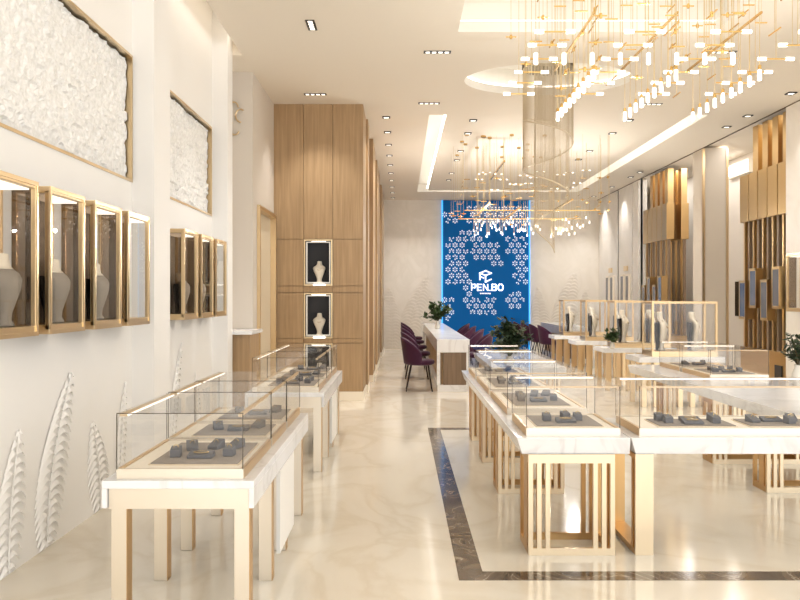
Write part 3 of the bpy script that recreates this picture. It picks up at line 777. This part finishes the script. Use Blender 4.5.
desk('far white desk in front of the row of purple chairs right of the blue panel', 3.62, D(14.2), D(2.6))

# purple chairs
def make_chair(label, group):
    t = thing('velvet_chair', label, 'chair', (0, 0, 0), 0, group)
    m = MB(); k = 28
    m.loft([[((.235*r*math.cos(2*PI*j/k)+.02)*1.0, .235*r*math.sin(2*PI*j/k), z_) for j in range(k)] for r, z_ in ((.80, .40), (.96, .415), (1.0, .44), (.97, .468), (.85, .482), (.4, .487))])
    m.build('seat', 'velvet', t, smooth=True, world=False)
    secs = []
    for i in range(17):
        a = math.radians(-100+200*i/16); cs = math.cos(a*.86)
        top = .50+.33*max(0, cs)**.6; row_o = []; row_i = []
        for q in range(7):
            f = q/6; z_ = .42+(top-.42)*f; out = .235+.055*f*max(0, math.cos(a*.7))
            row_o.append((-out*math.cos(a)+.01, out*math.sin(a)*.98, z_)); ii = out-.028
            row_i.append((-ii*math.cos(a)+.01, ii*math.sin(a)*.98, z_))
        secs.append(row_o+row_i[::-1])
    MB().loft(secs).build('backrest', 'velvet', t, smooth=True, world=False)
    for sx in (-1, 1):
        for sy in (-1, 1):
            MB().tube((.02+sx*.13, sy*.13, .41), (.01+sx*.20, sy*.19, 0), .013, .008).build('leg', 'legs', t, world=False)
    return t
ch = make_chair('x', None); first = True
ordn = ['nearest', 'second nearest', 'third nearest', 'fourth nearest', 'farthest']
def chair(x, d_, rz, label, group):
    global first
    o = ch if first else copy_tree(ch); first = False
    o.location = (x, D(d_), 0); o.rotation_euler = (0, 0, rz); o['label'] = label; o['group'] = group
for i, dd in enumerate((10.1, 11.6, 13.1, 14.6, 15.9)):
    chair(.27, dd, 0, f'{ordn[i]} purple velvet chair on the aisle side of the long white desk', 'purple chairs on the aisle side of the desk')
for i, dd in enumerate((11.3, 12.6, 13.9, 15.2)):
    chair(1.33, dd, PI, f'{(ordn[:3]+["farthest"])[i]} purple velvet chair on the island side of the long desk', 'purple chairs on the island side of the desk')
for i, (x, dd) in enumerate(((3.30, 14.4), (3.24, 15.1), (3.18, 15.8), (3.12, 16.5))):
    chair(x, dd, 0, f'{(ordn[:3]+["farthest"])[i]} purple chair facing the far desk, right of the blue panel', 'purple chairs at the far desk')

# ------------------------------------------------------------------ plants
def plant(name, label, x, y, z_, vh, rad, hh, nleaf, lm, seed, vr=.05, vm='vase_white', ls=.05, dens=12):
    r = random.Random(seed); t = thing(name, label, 'plant', (x, y, z_))
    v = MB().lathe([(vr*.7, z_), (vr, z_+vh*.3), (vr*.95, z_+vh*.6), (vr*.55, z_+vh*.9), (vr*.65, z_+vh), (vr*.5, z_+vh), (vr*.4, z_+vh*.85)], x, y, 20)
    v.build('vase', vm, t, smooth=True)
    st = MB(); lf = MB()
    base = Vector((x, y, z_+vh*.9))
    for b in range(dens):
        a = r.uniform(0, 2*PI); ph = r.uniform(.0, 1.5); q_ = r.uniform(.75, 1.05); tip = base+Vector((math.cos(a)*rad*math.cos(ph)*q_, math.sin(a)*rad*math.cos(ph)*q_, hh*(.28+.72*math.sin(ph))*q_))
        mid_ = base.lerp(tip, .5)+Vector((0, 0, hh*.12))
        pts = []
        for k2 in range(7):
            s_ = k2/6; pts.append(base*(1-s_)**2+mid_*2*s_*(1-s_)+tip*s_*s_)
        st.path(pts, .003, 5)
        for q in range(nleaf//dens):
            s_ = r.uniform(.25, 1.02); p = base*(1-s_)**2+mid_*2*s_*(1-s_)+tip*s_*s_
            dv = Vector((r.uniform(-1, 1), r.uniform(-1, 1), r.uniform(-.5, .8))).normalized()
            l_ = ls*r.uniform(.7, 1.3); sd = dv.cross(Vector((r.uniform(-.4, .4), r.uniform(-.4, .4), 1))).normalized()*l_*.3; up = dv.cross(sd).normalized()*l_*.08
            c1 = p+dv*l_*.35; c2 = p+dv*l_*.75; e_ = p+dv*l_
            n0 = len(lf.v)
            lf.v += [tuple(q_) for q_ in (p, c1+sd+up, c1, c1-sd+up, c2+sd*.7+up, c2, c2-sd*.7+up, e_)]
            lf.f += [(n0, n0+2, n0+1), (n0, n0+3, n0+2), (n0+1, n0+2, n0+5, n0+4), (n0+2, n0+3, n0+6, n0+5), (n0+4, n0+5, n0+7), (n0+5, n0+6, n0+7)]
    st.build('stems', 'stem', t); o = lf.build('foliage', lm, t); return t
plant('potted_plant', 'bushy dark green plant standing behind the island glass cases', 1.27, D(7.6), ZT, .10, .25, .46, 900, 'dark_leaf', 2, .06, 'vase_white', .07, 34)
plant('potted_plant', 'light green leafy plant in a vase on the long white desk', .74, D(13.2), .80, .16, .32, .42, 330, 'leaf', 5, .05, 'vase_white', .10, 16)
plant('potted_plant', 'small green plant on the table among the tall glass cases', 3.22, D(9.9), ZT, .10, .14, .22, 240, 'leaf', 8, .04, 'vase_white', .06, 14)
plant('potted_plant', 'dark leaved branching plant in a white vase at the right image edge', 3.46, D(5.66), ZT, .20, .18, .32, 190, 'dark_leaf', 12, .055, 'vase_white', .06, 14)

# ------------------------------------------------------------------ downlights
def square_light(label, x, dd, group, power=None):
    t = thing('square_downlight', label, 'ceiling light', (x, D(dd), CZ), 0, group)
    m = MB(); s, e = .058, .02; y = D(dd); z0, z1 = CZ-.014, CZ-.001
    m.box(x-s, x+s, y-s, y-s+e, z0, z1); m.box(x-s, x+s, y+s-e, y+s, z0, z1); m.box(x-s, x-s+e, y-s+e, y+s-e, z0, z1); m.box(x+s-e, x+s, y-s+e, y+s-e, z0, z1)
    m.build('frame', 'black', t); B(x-s+e, x+s-e, y-s+e, y+s-e, CZ-.011, CZ-.003).build('lens', 'lens', t)
    if power: spot(x, y, CZ-.05, power)
    return t
OD = ['nearest', 'second', 'third', 'fourth', 'fifth', 'sixth', 'seventh', 'eighth', 'ninth', 'tenth']
for i in range(10): square_light(f'square black rimmed downlight above the aisle, {OD[i]} in the row' if i else 'square black rimmed downlight above the aisle, nearest in the row', -.22, 9.75+i*.878, 'downlights above the aisle', SPOT_W if i % 2 == 0 else None)
for i, dd in enumerate((9.915, 10.7, 12.0, 12.8, 14.15, 14.97)): square_light(f'square downlight on the left side of the long ceiling recess, {OD[i]} from the camera', 1.10, dd, 'downlights left in the long recess', SPOT_W if i % 2 == 0 else None)
for i, dd in enumerate((9.915, 10.7, 12.0, 12.75)): square_light(f'square downlight on the right side of the long ceiling recess, {OD[i]} from the camera', 3.48, dd, 'downlights right in the long recess', SPOT_W if i % 2 == 0 else None)
for i, dd in enumerate((8.6, 9.67, 10.3, 14.04, 14.6, 15.9, 17.4)): square_light(f'square downlight along the right ceiling edge, {OD[i]} from the camera', 5.16, dd, 'downlights along the right ceiling edge', SPOT_W if i != 4 else None)
def grille(label, x, dd, along='x', power=SPOT_W):
    t = thing('linear_downlight', label, 'ceiling light', (x, D(dd), CZ), 0, 'four cell linear downlights'); y = D(dd)
    m = MB(); a, b = (.15, .045) if along == 'x' else (.045, .15)
    z0, z1 = CZ-.012, CZ-.001; m.box(x-a, x+a, y-b, y+b, CZ-.006, z1)
    m.build('housing', 'black', t)
    for k2 in range(4):
        o_ = (k2-1.5)*.07; cx_, cy_ = (x+o_, y) if along == 'x' else (x, y+o_)
        B(cx_-.022, cx_+.022, cy_-.022, cy_+.022, CZ-.009, CZ-.0065).build('lens', 'lens', t)
    if power: spot(x, y, CZ-.04, power)
grille('four cell black linear downlight near the top, left of the rectangular recess', .40, 7.16)
grille('four cell black linear downlight between the oval and long recess, left side', .39, 9.05)
grille('four cell black linear downlight in front of the wood wall', -1.14, 8.65, 'x', 60)
grille('four cell black linear downlight turned lengthwise, above the left counters', -.89, 6.45, 'y', 80)
grille('four cell black linear downlight behind the near gold chandelier, right side', 3.54, 7.16)
grille('four cell black linear downlight between the oval and long recess, right side', 3.50, 9.09)

# ------------------------------------------------------------------ chandeliers
def rod_chandelier(label, cols, bars, y0, y1, zbar, zv, zh, ztop, nv, hrows, pairs, near_row=0, extra=0, seed=1, k_=1.0, cups=False):
    r = random.Random(seed); cx_ = sum(cols)/len(cols)
    t = thing('rod_chandelier', label, 'chandelier', (cx_, (y0+y1)/2, ztop))
    wires = MB(); wr = .0026; hb = .008 if k_ == 1 else .014
    if cups:
        for y in (y0+.3, y1-.3): B(cols[0]-.3, cols[-1]+.25, y-.008, y+.008, 2.94, 2.956).build('long_bar', 'brass', t)
    def vlamp(x, y, z_, zt_):
        MB().lathe([(.006*k_, z_+.045*k_), (.015*k_, z_+.038*k_), (.016*k_, z_-.035*k_), (.010*k_, z_-.043*k_)], x, y, 10).build('lamp_tube', 'lamp_glow', t)
        wires.tube((x, y, z_+.08*k_), (x, y, zt_), wr, k=4)
    for cxl, zb_ in bars:
        B(cxl-hb, cxl+hb, y0, y1, zb_-hb, zb_+hb).build('long_bar', 'brass', t)
        for y in (y0+.05, (y0+y1)/2, y1-.05): wires.tube((cxl, y, zb_), (cxl, y, ztop), wr, k=4)
    for ci, cxl in enumerate(cols):
        for i in range(nv):
            y = y0+(y1-y0)*(i+.2)/nv; z_ = zv+(.0 if k_ == 1 else r.uniform(-.08, .16))
            vlamp(cxl, y, z_, zbar)
            MB().lathe([(.014*k_, z_+.046*k_), (.014*k_, z_+.075*k_), (.004, z_+.085*k_)], cxl, y, 8).build('lamp_cap', 'brass', t)
    for q, y in enumerate(hrows):
        for p in pairs:
            zz = zh if k_ == 1 else zh+r.uniform(-.12, .1)
            MB().tube((p-.085*k_, y, zz), (p+.085*k_, y, zz), .0065*k_).build('cross_rod', 'brass', t)
            for s in (-1, 1): MB().tube((p+s*.085*k_, y, zz), (p+s*.15*k_, y, zz), .015*k_, k=10).build('lamp_tube', 'lamp_glow', t)
            wires.tube((p, y, zz), (p, y, ztop), wr, k=4)
    for i in range(near_row): vlamp(cols[0]-.53+i*.207, y0-.4, zv, ztop)
    for i in range(extra):
        x = r.uniform(cols[0]-.5, cols[-1]+.4); y = r.uniform(y0-.3, y1); z_ = r.uniform(zv+.15, zbar+.35)
        if r.random() < .6: MB().tube((x-.05, y, z_), (x+.05, y, z_), .0065).build('small_rod', 'brass', t)
        else: MB().tube((x, y-.10, z_), (x, y+.10, z_), .0065).build('small_rod', 'brass', t)
        wires.tube((x, y, z_), (x, y, ztop), .0022, k=4)
        if cups and i % 5 == 0: MB().lathe([(.035, ztop-.03), (.035, ztop-.002)], x, y, 12).build('ceiling_cup', 'brass', t)
        elif i % 3 == 0: MB().lathe([(.012, z_-.02), (.016, z_), (.01, z_+.02)], x, y, 8).build('joint', 'brass', t)
    o = wires.build('suspension_wires', 'wire', t); o['kind'] = 'stuff'
    return t
rod_chandelier('large near chandelier of gold rods and glowing tubes in the rectangular ceiling recess', (1.52, 2.17, 2.83), [(1.52, 3.685), (2.17, 3.685), (2.83, 3.685)], D(5.1), D(6.42), 3.685, 3.2, 3.45, CZ+.355, 9,
               [D(6.4), D(6.07), D(5.78), D(5.46), D(5.16), D(4.9)], [1.16, 1.84, 2.49, 3.15], 8, extra=95, seed=4)
rod_chandelier('far chandelier of gold rods and glowing tubes in front of the blue panel', (1.4, 1.65, 1.9, 2.15, 2.4, 2.9, 3.2), [(1.5, 3.05), (1.75, 3.75), (2.0, 2.95), (2.9, 3.1)], D(11.0), D(12.7), 3.1, 2.68, 3.62, CZ, 9,
               [D(12.5), D(12.0), D(11.4)], [1.5, 1.8, 2.15, 2.45, 2.95, 3.25], extra=98, seed=9, k_=.5, cups=True)
for x in (1.5, 2.17, 2.85):
    for dd in (5.4, 6.2): bulb(x, D(dd), 3.1, 9)
for x in (1.6, 2.3, 3.0):
    for dd in (11.3, 12.4): bulb(x, D(dd), 2.6, 26)
t = thing('crystal_chandelier', 'spiral chandelier of fine crystal strands hanging from the oval recess', 'chandelier', (1.83, D(8.09), CZ+.3))
cx_, cy_ = 1.83, D(8.09); st = MB(); sp = []; NS = 420
for i in range(NS):
    s_ = i/(NS-1); a = 2*PI*2.7*s_+1.2
    r_ = .33*(1-s_)**.45*(1 if s_ > .33 else 1)+.02; r_ = .31 if s_ < .55 else .31-.22*((s_-.55)/.45)
    zb = 3.72-.0*s_ if s_ < .05 else 3.72-1.72*((s_-.05)/.95)**1.15
    x, y = cx_+r_*math.cos(a), cy_+r_*math.sin(a); sp.append((x, y, zb))
    st.tube((x, y, zb), (x, y, CZ+.26), 0.0016 if s_ < .6 else .0010, k=3)
o = st.build('crystal_strands', 'crystal', t); o['kind'] = 'stuff'
m = MB(); m.path(sp, .0075, 5); m.build('spiral_rail', 'crystal', t)
m = MB()
for j in range(40):
    a = 2*PI*j/40; m.tube((cx_+.31*math.cos(a), cy_+.31*math.sin(a), CZ+.14), (cx_+.31*math.cos(a), cy_+.31*math.sin(a), CZ+.26), .009, k=5)
m.build('crystal_crown', 'post', t)
MB().lathe([(.34, CZ+.26), (.34, CZ+.30), (.30, CZ+.33)], cx_, cy_, 32).build('canopy', 'champagne', t)
